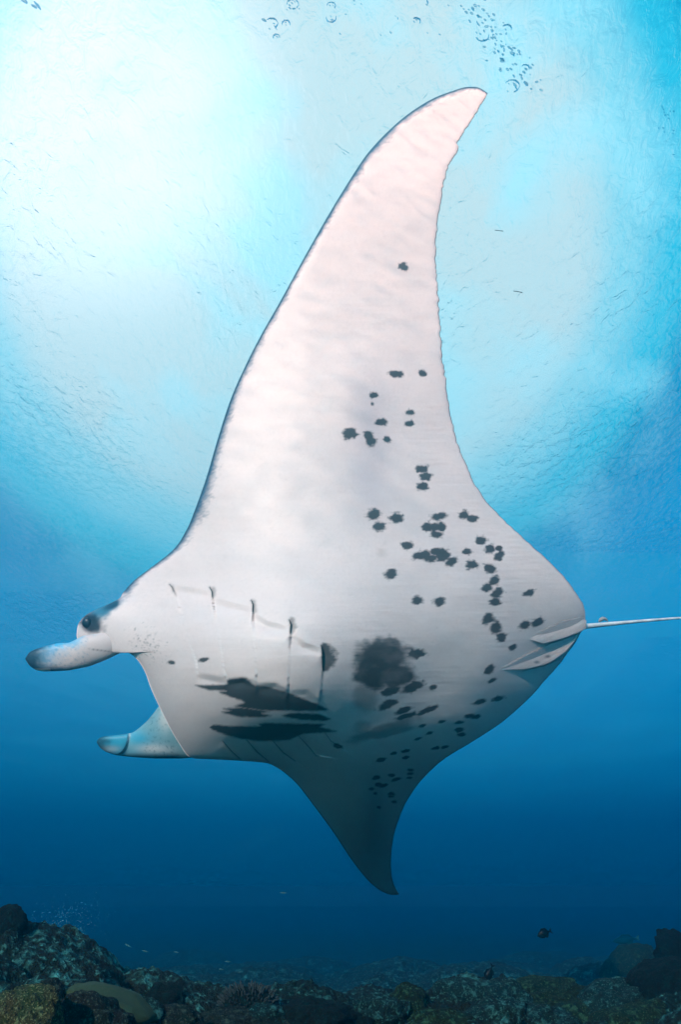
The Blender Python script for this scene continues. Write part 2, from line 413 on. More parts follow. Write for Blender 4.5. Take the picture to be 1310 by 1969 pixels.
blur_ell(703, 1338, 24, 30, 0, .45, .4); blur_ell(738, 1403, 62, 11, -18, .55, .4); blur_ell(755, 1408, 45, 6, -14, .5, .4); blur_ell(700, 1398, 16, 12, 0, .4, .5)
bm_ = np.exp(-((px - 742) / 75) ** 2 - ((py - 1290) / 75) ** 2)
pig *= 1 - bm_ * np.clip(.60 - fbm2(px / 30, py / 16, 171, 4), 0, 1) * .35
# grey smoky bands, one on each wing
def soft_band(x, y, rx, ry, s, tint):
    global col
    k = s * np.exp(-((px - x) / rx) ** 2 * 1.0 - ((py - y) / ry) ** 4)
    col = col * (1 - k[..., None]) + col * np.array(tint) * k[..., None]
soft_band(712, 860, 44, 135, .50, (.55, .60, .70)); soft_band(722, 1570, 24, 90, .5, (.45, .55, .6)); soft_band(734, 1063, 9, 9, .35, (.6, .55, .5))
# solid belly stripes
def in_poly(P):
    P = np.array(P, float)
    for _ in range(1):
        Q = np.roll(P, -1, axis=0); P = np.stack([.88 * P + .12 * Q, .12 * P + .88 * Q], 1).reshape(-1, 2)
    ins = np.zeros(px.shape, bool); dist = np.full(px.shape, 1e9)
    X = px + 7 * (fbm2(px / 9, py / 3, 61, 2) - .5); Y = py + 1.5 * (fbm2(px / 6, py / 3, 62, 2) - .5)
    n = len(P)
    for i in range(n):
        x0, y0 = P[i]; x1, y1 = P[(i + 1) % n]
        if y0 != y1:
            c_ = ((y0 > Y) != (y1 > Y)) & (X < (x1 - x0) * (Y - y0) / (y1 - y0) + x0)
            ins ^= c_
        dx, dy = x1 - x0, y1 - y0
        u = np.clip(((X - x0) * dx + (Y - y0) * dy) / (dx * dx + dy * dy), 0, 1)
        dist = np.minimum(dist, np.hypot(X - x0 - u * dx, Y - y0 - u * dy))
    return np.clip(.5 + (np.where(ins, dist, -dist) + 2.2 * (fbm2(px / 5, py / 2, 63, 3) - .5)) / 3.6, 0, 1)
for P in ([(373, 1317), (436, 1316), (438, 1306), (472, 1303), (491, 1318), (510, 1318), (548, 1329), (564, 1335), (613, 1354), (636, 1366), (579, 1367), (503, 1366), (447, 1358), (472, 1350), (419, 1331), (438, 1328), (400, 1327)],
          [(426, 1362), (465, 1360), (520, 1368), (503, 1371), (526, 1376), (503, 1379), (461, 1378), (424, 1369), (445, 1367)],
          [(539, 1376), (564, 1370), (617, 1373), (638, 1382), (625, 1386), (579, 1384)],
          [(403, 1400), (411, 1393), (445, 1396), (503, 1396), (497, 1391), (522, 1390), (625, 1392), (617, 1398), (650, 1406), (632, 1408), (579, 1411), (556, 1423), (503, 1425), (461, 1420), (426, 1410)]):
    pig = np.maximum(pig, .96 * in_poly(P))
# dark patches behind the slits (only on their right)
def crescent(x, y0, y1, wdt, s):
    global pig
    yc = (y0 + y1) / 2; h = (y1 - y0) / 2
    prof = np.sqrt(np.clip(1 - ((py - yc) / h) ** 2, 0, 1)) * wdt
    k = np.clip((prof * (1 + .6 * wob(66, 6) + .3 * fib) - (px - x)) / (wdt * .35), 0, 1) * np.clip((px - x + 1) / 1.5, 0, 1) * np.clip((h - abs(py - yc)) / 5, 0, 1)
    pig = np.maximum(pig, s * k)
crescent(620, 1233, 1294, 30, .88); crescent(558, 1183, 1222, 14, .6); crescent(486, 1150, 1183, 10, .5); crescent(408, 1125, 1152, 8, .45); crescent(331, 1121, 1142, 5, .3)
# speckle by the mouth corner
k = np.exp(-(((px - 283) * .8 + (py - 1240) * .6) / 38) ** 2 - ((-(px - 283) * .6 + (py - 1240) * .8) / 26) ** 2)
pig = np.maximum(pig, .6 * np.clip((fbm2(px / 2.2, py / 2.2, 88, 3) - .72 + .15 * k) * 5, 0, 1) * (k > .12))
# dark blue-grey leading margin with a fibrous inner border
lpts = side(LE, np.linspace(.5, 1, 260))
dl = np.full(px.shape, 1e9)
sel = SS > .42
A = px[sel]; B = py[sel]; D = np.full(A.shape, 1e9)
for i in range(0, 260, 1):
    D = np.minimum(D, (A - lpts[i, 0]) ** 2 + (B - lpts[i, 1]) ** 2)
dl[sel] = np.sqrt(D)
mw = np.interp(SS, [.49, .51, .53, .55, .58, .62, .7, .8, .9, .97, 1], [16, 5, 5, 8, 19, 15, 9, 8, 13, 8, 3])
mk = np.clip(1.25 - dl * (1 + .9 * (fbm2(px / 9 - py / 7, py / 3 + px / 5, 91, 3) - .5) + .7 * wob(92, 22)) / mw, 0, 1)
rim_c = np.array([.055, .13, .20])
k = (mk ** 1.2)[..., None] * (SS > .485)[..., None]
col = col * (1 - k) + rim_c * k
# thin dark line all along the rim
thin = np.clip(1.6 - np.minimum(d_te, 99) / 1.6, 0, 1) * (SS > .02)
thin2 = np.clip(1.5 - np.minimum(d_le, 99) / 2.2, 0, 1) * ((SS < .25) | (SS > .5))
kk = (.75 * np.maximum(thin, thin2))[..., None]
col = col * (1 - kk) + np.array([.03, .07, .09]) * kk
# head: blue back colour over the brow and around the eye
def head(x, y, rx, ry, a, s, tint, soft=.5):
    global col
    c, sn = math.cos(rad(a)), math.sin(rad(a))
    dx = px - x; dy = py - y
    r = np.sqrt(((dx * c + dy * sn) / rx) ** 2 + ((-dx * sn + dy * c) / ry) ** 2) * (1 + .6 * wob(19, 7))
    k = np.clip((1 + soft - r) / (2 * soft), 0, 1); k = (s * k * k * (3 - 2 * k))[..., None]
    col = col * (1 - k) + np.array(tint) * k
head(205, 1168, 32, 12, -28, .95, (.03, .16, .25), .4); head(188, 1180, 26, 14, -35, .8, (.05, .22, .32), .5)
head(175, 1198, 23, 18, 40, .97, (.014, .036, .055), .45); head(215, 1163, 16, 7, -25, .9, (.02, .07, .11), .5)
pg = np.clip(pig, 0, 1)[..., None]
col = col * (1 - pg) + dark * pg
col = col * (1 - .35 * pale[..., None]) + np.array([.9, .88, .86]) * .35 * pale[..., None]  # thin white highlights towards the lower gill ends, painted into the skin
sd_ = (slit_dark * .9)[..., None]
col = col * (1 - sd_) + np.array([.03, .035, .04]) * sd_

# back side: same rim, domed away from the viewer
th_s = np.interp(S, [0, .1, .2, .27, .33, .4, .46, .52, .58, .7, .85, 1], [.02, .05, .09, .22, .34, .40, .40, .36, .24, .11, .06, .02])[:, None]
prof = (np.clip(TT, 0, 1) ** .55) * (1 - TT) ** 1.1 * 2.1
NTB = 60
jb = np.round(np.linspace(0, NT - 1, NTB)).astype(int)
ZD = ZV + th_s * prof + .004 * (edge_t > 0)
V1 = at(PX, PY, ZV)
V2 = at(PX[:, jb], PY[:, jb], ZD[:, jb])
verts = np.concatenate([V1.reshape(-1, 3), V2.reshape(-1, 3)])
cD = np.ones((NS, NTB, 3)) * np.array([.02, .035, .05])
q1 = grid_quads(NS, NT); q2 = grid_quads(NS, NTB, True) + NS * NT
# rim walls between the two sides: belly edge rows are denser only across, so edges share stations
i = np.arange(NS - 1)
def wall(ja, jb_, flip):
    a = i * NT + ja; b = (i + 1) * NT + ja; c = NS * NT + (i + 1) * NTB + jb_; d = NS * NT + i * NTB + jb_
    q = np.stack([a, b, c, d], -1); return q[:, ::-1] if flip else q
quads = np.concatenate([q1, q2, wall(0, 0, False), wall(NT - 1, NTB - 1, True)])
CC = np.concatenate([col.reshape(-1, 3), cD.reshape(-1, 3)])

def skin_material(name, bump=.08, rough=.42):
    m, t, o = new_mat(name)
    ca = N(t, 'ShaderNodeVertexColor', layer_name='skin')
    b = N(t, 'ShaderNodeBsdfPrincipled'); b.inputs['Roughness'].default_value = rough
    b.inputs['Specular IOR Level'].default_value = .25
    tcn = N(t, 'ShaderNodeTexCoord')
    n1 = noise(t, tcn.outputs['Object'], 90, 3, .6)
    n2 = noise(t, tcn.outputs['Object'], 14, 3, .5)
    c = mixc(t, 1.0, ca.outputs[0], ramp(t, n1, [(.3, g(.97)), (.7, g(1.0))]), 'MULTIPLY')
    L(t, c, b.inputs['Base Color'])
    bp = N(t, 'ShaderNodeBump'); bp.inputs['Strength'].default_value = bump; bp.inputs['Distance'].default_value = .004
    L(t, mth(t, 'ADD', n1, mth(t, 'MULTIPLY', n2, 1.5)), bp.inputs['Height']); L(t, bp.outputs[0], b.inputs['Normal'])
    L(t, b.outputs[0], o.inputs[0])
    return m
SKIN = skin_material('manta_skin')
manta = bpy.data.objects.new('manta_ray', None); C.objects.link(manta)
base_pt = at(700, 1290, 3.15)
manta.location = tuple(float(v) for v in base_pt)
tag(manta, 'huge manta ray banking with its spotted white belly towards us', 'manta ray')
def rel(v): return np.asarray(v) - base_pt
body = mesh_np('body', rel(verts), quads, SKIN, manta, True, {'skin': CC})

def spindle(name, top, bot, zc, depth_ratio, colour, parent, mat, nx=110, nk=56, flat=None, flow=None, origin=None):
    """closed tapering body lofted over x columns: upper and lower outline in picture units, own depth and thickness"""
    top = np.array(top, float); bot = np.array(bot, float)
    x0, x1 = top[0, 0], top[-1, 0]
    u = .5 - .5 * np.cos(np.pi * np.linspace(0, 1, nx)); X = x0 + (x1 - x0) * u
    def sm(P):
        y = np.interp(X, P[:, 0], P[:, 1])
        for _ in range(3): y[1:-1] = (y[:-2] + 2 * y[1:-1] + y[2:]) / 4
        return y
    yt, yb = sm(top), sm(bot)
    yc = (yt + yb) / 2; h = np.maximum((yb - yt) / 2, .3)
    th = np.linspace(0, 2 * np.pi, nk, endpoint=False)
    Z0 = np.array([zc(x, y) for x, y in zip(X, yc)])
    PXs = X[:, None] + 0 * th; PYs = yc[:, None] - h[:, None] * np.cos(th)
    dr = (h * Z0 / F_PX)[:, None] * depth_ratio if flat is None else flat * np.minimum(1, h / h.max() * 1.4)[:, None]
    ZZ = Z0[:, None] - dr * np.sin(th)
    if flow is not None: ZZ = ZZ + flow(PXs, PYs) * (np.sin(th) > 0)
    V = at(PXs, PYs, ZZ).reshape(-1, 3)
    i = np.arange(nx - 1)[:, None]; j = np.arange(nk)[None, :]
    a = i * nk + j; b = i * nk + (j + 1) % nk
    q = np.stack([a, b, b + nk, a + nk], -1).reshape(-1, 4)
    o = mesh_np(name, V - (base_pt if origin is None else origin), q, mat, parent, True, {'skin': colour(PXs, PYs, np.sin(th)[None, :] + 0 * PXs).reshape(-1, 3)})
    return o
def sst(a, b, x):
    t_ = np.clip((x - a) / (b - a), 0, 1); return t_ * t_ * (3 - 2 * t_)
def mixa(c, k, tint): return c * (1 - k[..., None]) + np.array(tint) * k[..., None]

def col_up(x, y, s):
    c = np.ones(x.shape + (3,)) * white * .95
    w_ = fbm2(x / 6, y / 5, 201, 4) - .5
    w2 = fbm2(x / 3, y / 3, 202, 3) - .5
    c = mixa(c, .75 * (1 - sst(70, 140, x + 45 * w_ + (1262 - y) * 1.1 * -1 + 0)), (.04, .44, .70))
    c = mixa(c, .85 * np.clip(1 - sst(1236, 1248, y + 16 * w_), 0, 1) * (1 - sst(125, 175, x)), (.03, .48, .74))  # cyan highlight along the fin's top, painted into its colour
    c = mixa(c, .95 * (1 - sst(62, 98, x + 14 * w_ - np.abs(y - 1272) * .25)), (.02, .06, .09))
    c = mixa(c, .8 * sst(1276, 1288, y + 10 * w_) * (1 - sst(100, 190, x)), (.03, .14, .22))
    k = sst(1284.5, 1287, y) * (x > 57) * (x < 96) ; c = mixa(c, .9 * k, (.8, .72, .62))
    c = mixa(c, .5 * np.clip(w2 * 6 - .6, 0, 1) * (x > 80) * (x < 170), (.08, .3, .45))
    c = mixa(c, .8 * np.exp(-((y - 1246 - (x - 160) * .13) / 1.1) ** 2) * sst(165, 180, x) * (1 - sst(205, 222, x)), (.18, .14, .13))
    return c
z_up = lambda x, y: float(belly(215, 1238)) - .004 + .00025 * (x - 100) * (x < 100) + float(np.interp(x, [50, 140, 215, 250], [0, .002, .026, .048]))
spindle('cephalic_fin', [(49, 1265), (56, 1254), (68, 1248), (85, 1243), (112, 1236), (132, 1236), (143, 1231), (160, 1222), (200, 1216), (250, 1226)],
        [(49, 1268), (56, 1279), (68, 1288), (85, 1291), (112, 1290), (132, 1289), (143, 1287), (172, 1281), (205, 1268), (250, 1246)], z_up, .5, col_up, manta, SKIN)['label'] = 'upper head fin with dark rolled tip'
def col_lo(x, y, s):
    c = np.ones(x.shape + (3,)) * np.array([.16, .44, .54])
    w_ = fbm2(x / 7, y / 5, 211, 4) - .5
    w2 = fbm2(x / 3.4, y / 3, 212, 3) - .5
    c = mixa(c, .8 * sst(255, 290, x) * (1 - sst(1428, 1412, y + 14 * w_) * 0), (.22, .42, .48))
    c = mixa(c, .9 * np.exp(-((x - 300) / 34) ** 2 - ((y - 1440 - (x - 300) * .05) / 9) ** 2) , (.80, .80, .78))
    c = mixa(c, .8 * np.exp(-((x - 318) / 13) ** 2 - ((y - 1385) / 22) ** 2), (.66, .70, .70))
    c = mixa(c, .75 * np.exp(-((x - 268) / 22) ** 2 - ((y - 1420) / 12) ** 2), (.03, .42, .64))  # cyan highlight on the fin's upper part, painted in
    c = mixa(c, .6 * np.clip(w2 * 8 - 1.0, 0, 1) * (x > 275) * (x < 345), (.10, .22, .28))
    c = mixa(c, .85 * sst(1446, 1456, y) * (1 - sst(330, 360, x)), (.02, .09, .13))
    # rolled inner lobe at the front with a pale rim
    edge = 232 + 25 * np.sqrt(np.clip(1 - ((y - 1405) / 46) ** 2, 0, 1)) - 8
    inn = (1 - sst(-2, 2, x - edge))
    lob = np.ones(c.shape) * np.array([.04, .36, .52])
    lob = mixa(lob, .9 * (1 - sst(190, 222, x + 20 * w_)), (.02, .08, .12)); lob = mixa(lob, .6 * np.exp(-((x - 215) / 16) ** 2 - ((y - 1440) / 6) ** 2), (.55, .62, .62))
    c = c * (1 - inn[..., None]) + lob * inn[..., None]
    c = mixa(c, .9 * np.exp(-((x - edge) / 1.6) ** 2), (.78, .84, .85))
    return c
z_lo = lambda x, y: float(belly(345, 1425)) + .16
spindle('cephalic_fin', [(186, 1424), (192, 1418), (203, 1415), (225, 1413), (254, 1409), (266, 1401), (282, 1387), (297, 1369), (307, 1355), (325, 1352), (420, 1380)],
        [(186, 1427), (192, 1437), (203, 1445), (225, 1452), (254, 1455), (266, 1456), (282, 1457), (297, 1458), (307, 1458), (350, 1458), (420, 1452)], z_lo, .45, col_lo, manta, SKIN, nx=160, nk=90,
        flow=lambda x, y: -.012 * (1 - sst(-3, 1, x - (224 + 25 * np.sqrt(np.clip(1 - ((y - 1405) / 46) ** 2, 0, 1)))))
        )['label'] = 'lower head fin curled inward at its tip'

def tube_np(name, pts, rad_m, mat, parent, k=12, cols=None, origin=None):
    P = np.array(pts, float); n = len(P)
    V = []
    for i in range(n):
        d = P[min(i + 1, n - 1)] - P[max(i - 1, 0)]; d /= np.linalg.norm(d)
        a = np.cross(d, [0.13, .2, 1.0]); a /= np.linalg.norm(a); b = np.cross(d, a)
        for j in range(k):
            t_ = 2 * math.pi * j / k
            V.append(P[i] + rad_m[i] * (a * math.cos(t_) + b * math.sin(t_)))
    i = np.arange(n - 1)[:, None]; j = np.arange(k)[None, :]
    a = i * k + j; b = i * k + (j + 1) % k
    q = np.stack([a, b, b + k, a + k], -1).reshape(-1, 4)
    V = np.array(V)
    q2 = [(0, 1, 2, 3)]
    kw = {} if cols is None else {'cols': {'skin': np.repeat(cols, k, axis=0)}}
    return mesh_np(name, V - (base_pt if origin is None else origin), q, mat, parent, True, **kw)

# whip tail
u = np.linspace(0, 1, 90)
tx = 1112 + u * 360; ty = 1206 - 5 - 22 * u - 3 * np.sin(u * 3.0) + 4.5 * (1 - u)
tz = float(belly(1118, 1200)) + .06 + .55 * u
tp = at(tx, ty, tz)
tr_ = (np.interp(u, [0, .05, .3, .55, 1], [7.0, 4.8, 3.0, 2.0, .9])) * tz / F_PX
tc_ = np.ones((90, 3)) * np.array([.74, .76, .74]); tc_ *= (.7 + .6 * fbm2(u * 40, u * 0, 5, 2))[:, None]
tube_np('tail', tp, tr_, SKIN, manta, 14, tc_)
tube_np('dorsal_fin', at(np.linspace(1152, 1170, 6), 1195 - 6 * np.sin(np.linspace(0, 3.1, 6)) ** 1, np.full(6, 3.36)), np.array([.004, .008, .009, .007, .005, .001]), SKIN, manta, 8, np.ones((6, 3)) * .3)

# pelvic fins beside the tail root
def col_pel(x, y, s):
    c = np.ones(x.shape + (3,)) * white * .88
    st = fbm2((x + y) / 40, (y + x * .45) / 3.0, 301, 3)
    c *= (.75 + .5 * st)[..., None]
    return c
def pel(top, bot, hl):
    def cc(x, y, s):
        c = col_pel(x, y, s)
        yt_ = np.interp(x, [p[0] for p in top], [p[1] for p in top])
        c = mixa(c, .7 * np.exp(-((y - yt_ - 3.5) / 3.0) ** 2) * np.exp(-((x - hl) / 34) ** 2), (.86, .84, .80))  # white highlight along the fold, painted into the fin colour
        c = mixa(c, .6 * np.exp(-((y - yt_) / .8) ** 2), (.03, .04, .05))
        for ex, ey, er in ((1033, 1273, 6), (1054, 1262, 6)):
            c = mixa(c, .8 * np.clip(1.3 - np.hypot((x - ex) / er, (y - ey) / 3), 0, 1), (.05, .08, .1))
        return c
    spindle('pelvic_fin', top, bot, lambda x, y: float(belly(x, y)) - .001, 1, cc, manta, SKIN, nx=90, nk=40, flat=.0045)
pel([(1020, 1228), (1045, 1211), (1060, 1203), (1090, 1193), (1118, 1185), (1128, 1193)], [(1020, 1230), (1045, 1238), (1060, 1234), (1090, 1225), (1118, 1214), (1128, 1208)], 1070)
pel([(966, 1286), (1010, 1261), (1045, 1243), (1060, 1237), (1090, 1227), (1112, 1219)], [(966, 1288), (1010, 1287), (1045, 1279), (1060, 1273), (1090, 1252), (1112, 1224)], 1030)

# gill slits
m, t, o = new_mat('gill_opening')
b = N(t, 'ShaderNodeBsdfPrincipled'); b.inputs['Base Color'].default_value = (.016, .02, .024, 1); b.inputs['Roughness'].default_value = .7
L(t, b.outputs[0], o.inputs[0]); GILLM = m
def gill(pts, wpx, frac):
    P = np.array(pts, float); seg = np.r_[0, np.cumsum(np.hypot(*np.diff(P, axis=0).T))]
    q = np.linspace(0, seg[-1] * frac, 26)
    x = np.interp(q, seg, P[:, 0]); y = np.interp(q, seg, P[:, 1])
    z = belly(x, y) - .0035
    tube_np('gill_slit', at(x, y, z), (wpx * np.sin(np.pi * np.linspace(.06, .97, 26)) ** .6) * z / F_PX, GILLM, manta, 6)
for (pts, h), fr_, w_ in zip(GILLS, (.10, .12, .15, .20, .45), (.6, 1.0, 1.2, 1.3, 1.6)): gill(pts, w_, fr_)
for pts, h in GILLS2: gill(pts, .5, 1)

# eye
bm = bmesh.new(); bmesh.ops.create_uvsphere(bm, u_segments=28, v_segments=18, radius=1.0)
me = bpy.data.meshes.new('eye'); bm.to_mesh(me); bm.free()
m, t, o = new_mat('wet_eye')
b = N(t, 'ShaderNodeBsdfPrincipled'); b.inputs['Base Color'].default_value = (.014, .035, .055, 1); b.inputs['Roughness'].default_value = .4
L(t, b.outputs[0], o.inputs[0]); me.materials.append(m); me.polygons.foreach_set('use_smooth', [True] * len(me.polygons))
eye = bpy.data.objects.new('eye', me); C.objects.link(eye); eye.parent = manta
ez = float(belly(170, 1198)) + .010
eye.location = tuple(float(v) for v in rel(at(167, 1197, ez))); eye.scale = (.020, .014, .020)
eye.rotation_euler = (PITCH, .5, 0)

# ------------------------------------------------------------------ reef floor
def base_h(x, y):
    """large shape of the floor: shallow ledge near us falling to a deeper plain, a bank on each side"""
    z = -.46 - .50 * sst(2.8, 6.5, y) - 1.0 * sst(6, 22, y) - .9 * sst(18, 60, y) + .03 * (1 - sst(1.8, 2.6, y))
    z = z + .27 * np.clip((-.36 - x) / .95, 0, 1) * (1 - sst(2.9, 4.6, y))
    z = z + .22 * sst(.82, 1.5, x - .16 * (y - 2.6)) * (1 - sst(3.8, 7, y))
    return z
rr = np.random.default_rng(11)
LUMPS = []
for k in range(620):
    yy = 1.5 * (22 / 1.5) ** rr.random(); xx = (rr.random() * 2 - 1) * (.52 * yy + .4)
    s_ = (.05 + .15 * rr.random() ** 2) * (.7 + .16 * yy)
    LUMPS.append((xx, yy, s_ * (1 + .9 * rr.random()), s_, rr.random() * 1.1 - .2, s_ * (.30 + .35 * rr.random())))
def reef_h(x, y):
    z = base_h(x, y)
    add = np.zeros_like(z)
    wx = x + .07 * (fbm2(x * 8, y * 8, 401, 3) - .5); wy = y + .07 * (fbm2(x * 8, y * 8, 402, 3) - .5)
    for cx, cy, a, b, r, h in LUMPS:
        m_ = (np.abs(x - cx) < a * 1.3) & (np.abs(y - cy) < a * 1.3)
        if not m_.any(): continue
        c, s = math.cos(r), math.sin(r)
        dx = wx[m_] - cx; dy = wy[m_] - cy
        q = ((dx * c + dy * s) / a) ** 2 + ((-dx * s + dy * c) / b) ** 2
        v = h * np.sqrt(np.clip(1 - q, 0, 1))
        add[m_] = np.maximum(add[m_], v)
    far = np.interp(y, [2, 8, 30], [1, 1, .6])
    z = z + add * far
    z = z + .08 * (fbm2(x * 2.2, y * 2.2, 403, 3) - .5) + .055 * (.5 - np.abs(2 * fbm2(x * 7, y * 7, 404, 4, .55) - 1)) + .045 * (fbm2(x * 20 - y * 5, y * 16, 406, 3, .6) - .5) + .022 * (fbm2(x * 60, y * 60, 405, 3, .6) - .5)
    return z
NR, NCc = 760, 760
Yr = 1.25 * (90 / 1.25) ** np.linspace(0, 1, NR)
Uc = np.linspace(-1, 1, NCc)
XX = Uc[None, :] * (.62 * Yr[:, None] + .9) * np.where(Yr[:, None] > 30, 1 + (Yr[:, None] - 30) / 30, 1)
YY = Yr[:, None] + 0 * XX
ZZ = reef_h(XX, YY)
def ground_at(x, y):
    return float(reef_h(np.array([[x]]), np.array([[y]]))[0, 0])
def ray_ground(px, py, y0=1.5, y1=40):
    d = at(px, py, 1.0); d = d / d[1]
    ys = np.linspace(y0, y1, 900)
    zz = reef_h((d[0] * ys)[None, :], ys[None, :])[0]
    hit = np.nonzero(d[2] * ys < zz)[0]
    yv = ys[hit[0]] if len(hit) else 8.0
    return d[0] * yv, yv

def reef_material(name, c1, c2, c3, sc=1.0, spec=0.0, bump=.8):
    m, t, o = new_mat(name)
    tcn = N(t, 'ShaderNodeTexCoord'); v = tcn.outputs['Object']
    n1 = noise(t, v, 2.3 * sc, 4, .6, .5); n2 = noise(t, v, 11 * sc, 4, .65, .3); n3 = noise(t, v, 55 * sc, 3, .6)
    c = mixc(t, ramp(t, n1, [(.38, g(0)), (.58, g(1))]), c1, c2)
    c = mixc(t, ramp(t, n2, [(.52, g(0)), (.66, g(1))]), c, c3)
    c = mixc(t, ramp(t, n3, [(.54, g(0)), (.70, g(.7))]), c, (c3[0] * 2.2 + .003, c3[1] * 1.9 + .018, c3[2] * 1.9 + .018, 1))
    c = mixc(t, ramp(t, noise(t, v, 24 * sc, 2, .5), [(.36, g(.75)), (.46, g(0))]), c, (.008, .010, .010, 1))
    b = N(t, 'ShaderNodeBsdfPrincipled'); b.inputs['Roughness'].default_value = .85; b.inputs['Specular IOR Level'].default_value = .15
    L(t, c, b.inputs['Base Color'])
    bp = N(t, 'ShaderNodeBump'); bp.inputs['Strength'].default_value = bump; bp.inputs['Distance'].default_value = .045
    L(t, mth(t, 'ADD', mth(t, 'MULTIPLY', n2, 1.6), mth(t, 'ADD', n3, mth(t, 'MULTIPLY', noise(t, v, 140 * sc, 2, .5), .5))), bp.inputs['Height'])
    L(t, bp.outputs[0], b.inputs['Normal']); L(t, b.outputs[0], o.inputs[0])
    return m
REEF = reef_material('reef_rock', (0.004, 0.016, 0.013, 1), (0.010, 0.015, 0.010, 1), (0.045, 0.20, 0.18, 1))
sb = mesh_np('seabed', np.stack([XX, YY, ZZ], -1).reshape(-1, 3), grid_quads(NR, NCc, True), REEF)
tag(sb, 'dark coral rubble reef floor sloping away into blue', kind='structure')
# ground sheet under and round the detailed part, reaching past the haze
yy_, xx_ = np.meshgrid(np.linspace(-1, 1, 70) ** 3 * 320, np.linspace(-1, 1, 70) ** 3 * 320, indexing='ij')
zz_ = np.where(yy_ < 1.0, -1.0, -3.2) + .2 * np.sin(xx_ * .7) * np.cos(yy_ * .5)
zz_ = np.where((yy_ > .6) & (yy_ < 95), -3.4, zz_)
m, t, o = new_mat('bounce_sand'); tcn = N(t, 'ShaderNodeTexCoord')  # unseen floor, made pale to bounce light onto the manta's underside
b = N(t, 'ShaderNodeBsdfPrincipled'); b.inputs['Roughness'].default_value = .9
L(t, mixc(t, noise(t, tcn.outputs['Object'], 1.5, 5, .6), (.26, .27, .22, 1), (.42, .42, .35, 1)), b.inputs['Base Color']); L(t, b.outputs[0], o.inputs[0]); BOUNCE_SAND = m
sg = mesh_np('bounce_floor', np.stack([xx_, yy_, zz_], -1).reshape(-1, 3), grid_quads(70, 70, True), BOUNCE_SAND)
tag(sg, 'unseen sand floor below and behind the reef, made pale to bounce light up', kind='structure')

def rock(name, px, py_top, wpx, hpx, mat, label, cat, group=None, seed=0, tilt=0.0, rough=.22, sub=5, depth=.8, y0=1.5, sink=.35, fine=.05, flat_top=False):
    """boulder standing where the ray through its foot meets the floor"""
    x, y = ray_ground(px, py_top + hpx * .85, y0)
    s = y / math.cos(PITCH) * 1.0 / F_PX * .97
    w, h = wpx * s / 2, hpx * s
    bm = bmesh.new(); bmesh.ops.create_icosphere(bm, subdivisions=sub, radius=1.0)
    off = Vector((seed * 7.3, seed * 3.1, seed * 1.7))
    for v in bm.verts:
        p = v.co.copy()
        n1 = mnoise.fractal(p * 1.3 + off, .9, 2.0, 3) * rough
        n2 = (mnoise.noise(p * 4.5 + off) * .5 + abs(mnoise.noise(p * 8 + off)) * .5) * fine * 2.2
        n3 = mnoise.noise(p * 19 + off) * fine * .7
        r = 1 + n1 + n2 + n3
        q = p * r
        v.co = Vector((q.x * w, q.y * w * depth, q.z * h * .62))
    me = bpy.data.meshes.new(name); bm.to_mesh(me); bm.free()
    me.materials.append(mat); me.polygons.foreach_set('use_smooth', [True] * len(me.polygons))
    o = bpy.data.objects.new(name, me); C.objects.link(o)
    ztop = float(at(px, py_top, 1.0)[2] / at(px, py_top, 1.0)[1] * y)
    o.location = (x, y + w * .3, ztop - h * .58)
    o.rotation_euler = (0, rad(tilt), seed * .7 if abs(tilt) < 1 else 0)
    return tag(o, label, cat, group)
GREEN = reef_material('encrusted_green', (.006, .026, .014, 1), (.016, .030, .010, 1), (.050, .150, .080, 1), 3)
PINK = reef_material('encrusted_pink', (.016, .018, .018, 1), (.012, .028, .018, 1), (.075, .130, .095, 1), 4)
TEAL = reef_material('encrusted_teal', (.006, .034, .034, 1), (.010, .030, .024, 1), (.060, .24, .22, 1), 3)
DARK = reef_material('dark_rock', (.0015, .009, .009, 1), (.003, .011, .009, 1), (.005, .032, .030, 1), 3)
BRIGHT = reef_material('algae_rock', (.050, .085, .030, 1), (.090, .075, .030, 1), (.260, .330, .150, 1), 5)
m, t, o = new_mat('leather_coral')
tcn = N(t, 'ShaderNodeTexCoord'); b = N(t, 'ShaderNodeBsdfPrincipled'); b.inputs['Roughness'].default_value = .8
nn = noise(t, tcn.outputs['Object'], 6, 3, .5); L(t, mixc(t, nn, (.035, .060, .012, 1), (.012, .036, .020, 1)), b.inputs['Base Color'])
bp = N(t, 'ShaderNodeBump'); bp.inputs['Strength'].default_value = .35; bp.inputs['Distance'].default_value = .01; L(t, noise(t, tcn.outputs['Object'], 60, 3, .6), bp.inputs['Height']); L(t, bp.outputs[0], b.inputs['Normal'])
L(t, b.outputs[0], o.inputs[0]); LEATHER = m
GR = 'boulders of the reef'
rock('reef_rock', 38, 1898, 125, 90, BRIGHT, 'yellow-green algae covered rock in the bottom left corner', 'rock', GR, 1, 28, .2)
rock('coral_mound', 205, 1901, 150, 40, LEATHER, 'smooth olive brown coral mound sloping to the right', 'coral', None, 2, 14, .10, fine=.008)
rock('reef_rock', 165, 1916, 130, 70, PINK, 'pinkish crusted rock in front of the smooth olive mound', 'rock', GR, 3, 10, .28)
rock('knob_coral', 80, 1920, 32, 22, LEATHER, 'small round green knob between the yellow-green rock and olive mound', 'coral', None, 4, 0, .08, 4, fine=.01)
rock('reef_rock', 272, 1921, 66, 34, TEAL, 'blue-green rock at the right foot of the olive mound', 'rock', GR, 5, 12, .2)
rock('reef_rock', 92, 1882, 44, 34, PINK, 'rounded reddish rock low on the left slope', 'rock', GR, 6, 0, .15)
rock('reef_rock', 6, 1742, 60, 60, DARK, 'dark knob on top of the left slope at the picture edge', 'rock', GR, 7, 20, .2)
rock('reef_rock', 312, 1898, 74, 44, DARK, 'dark rubbly rock left of the bushy coral', 'rock', GR, 8, 0, .3)
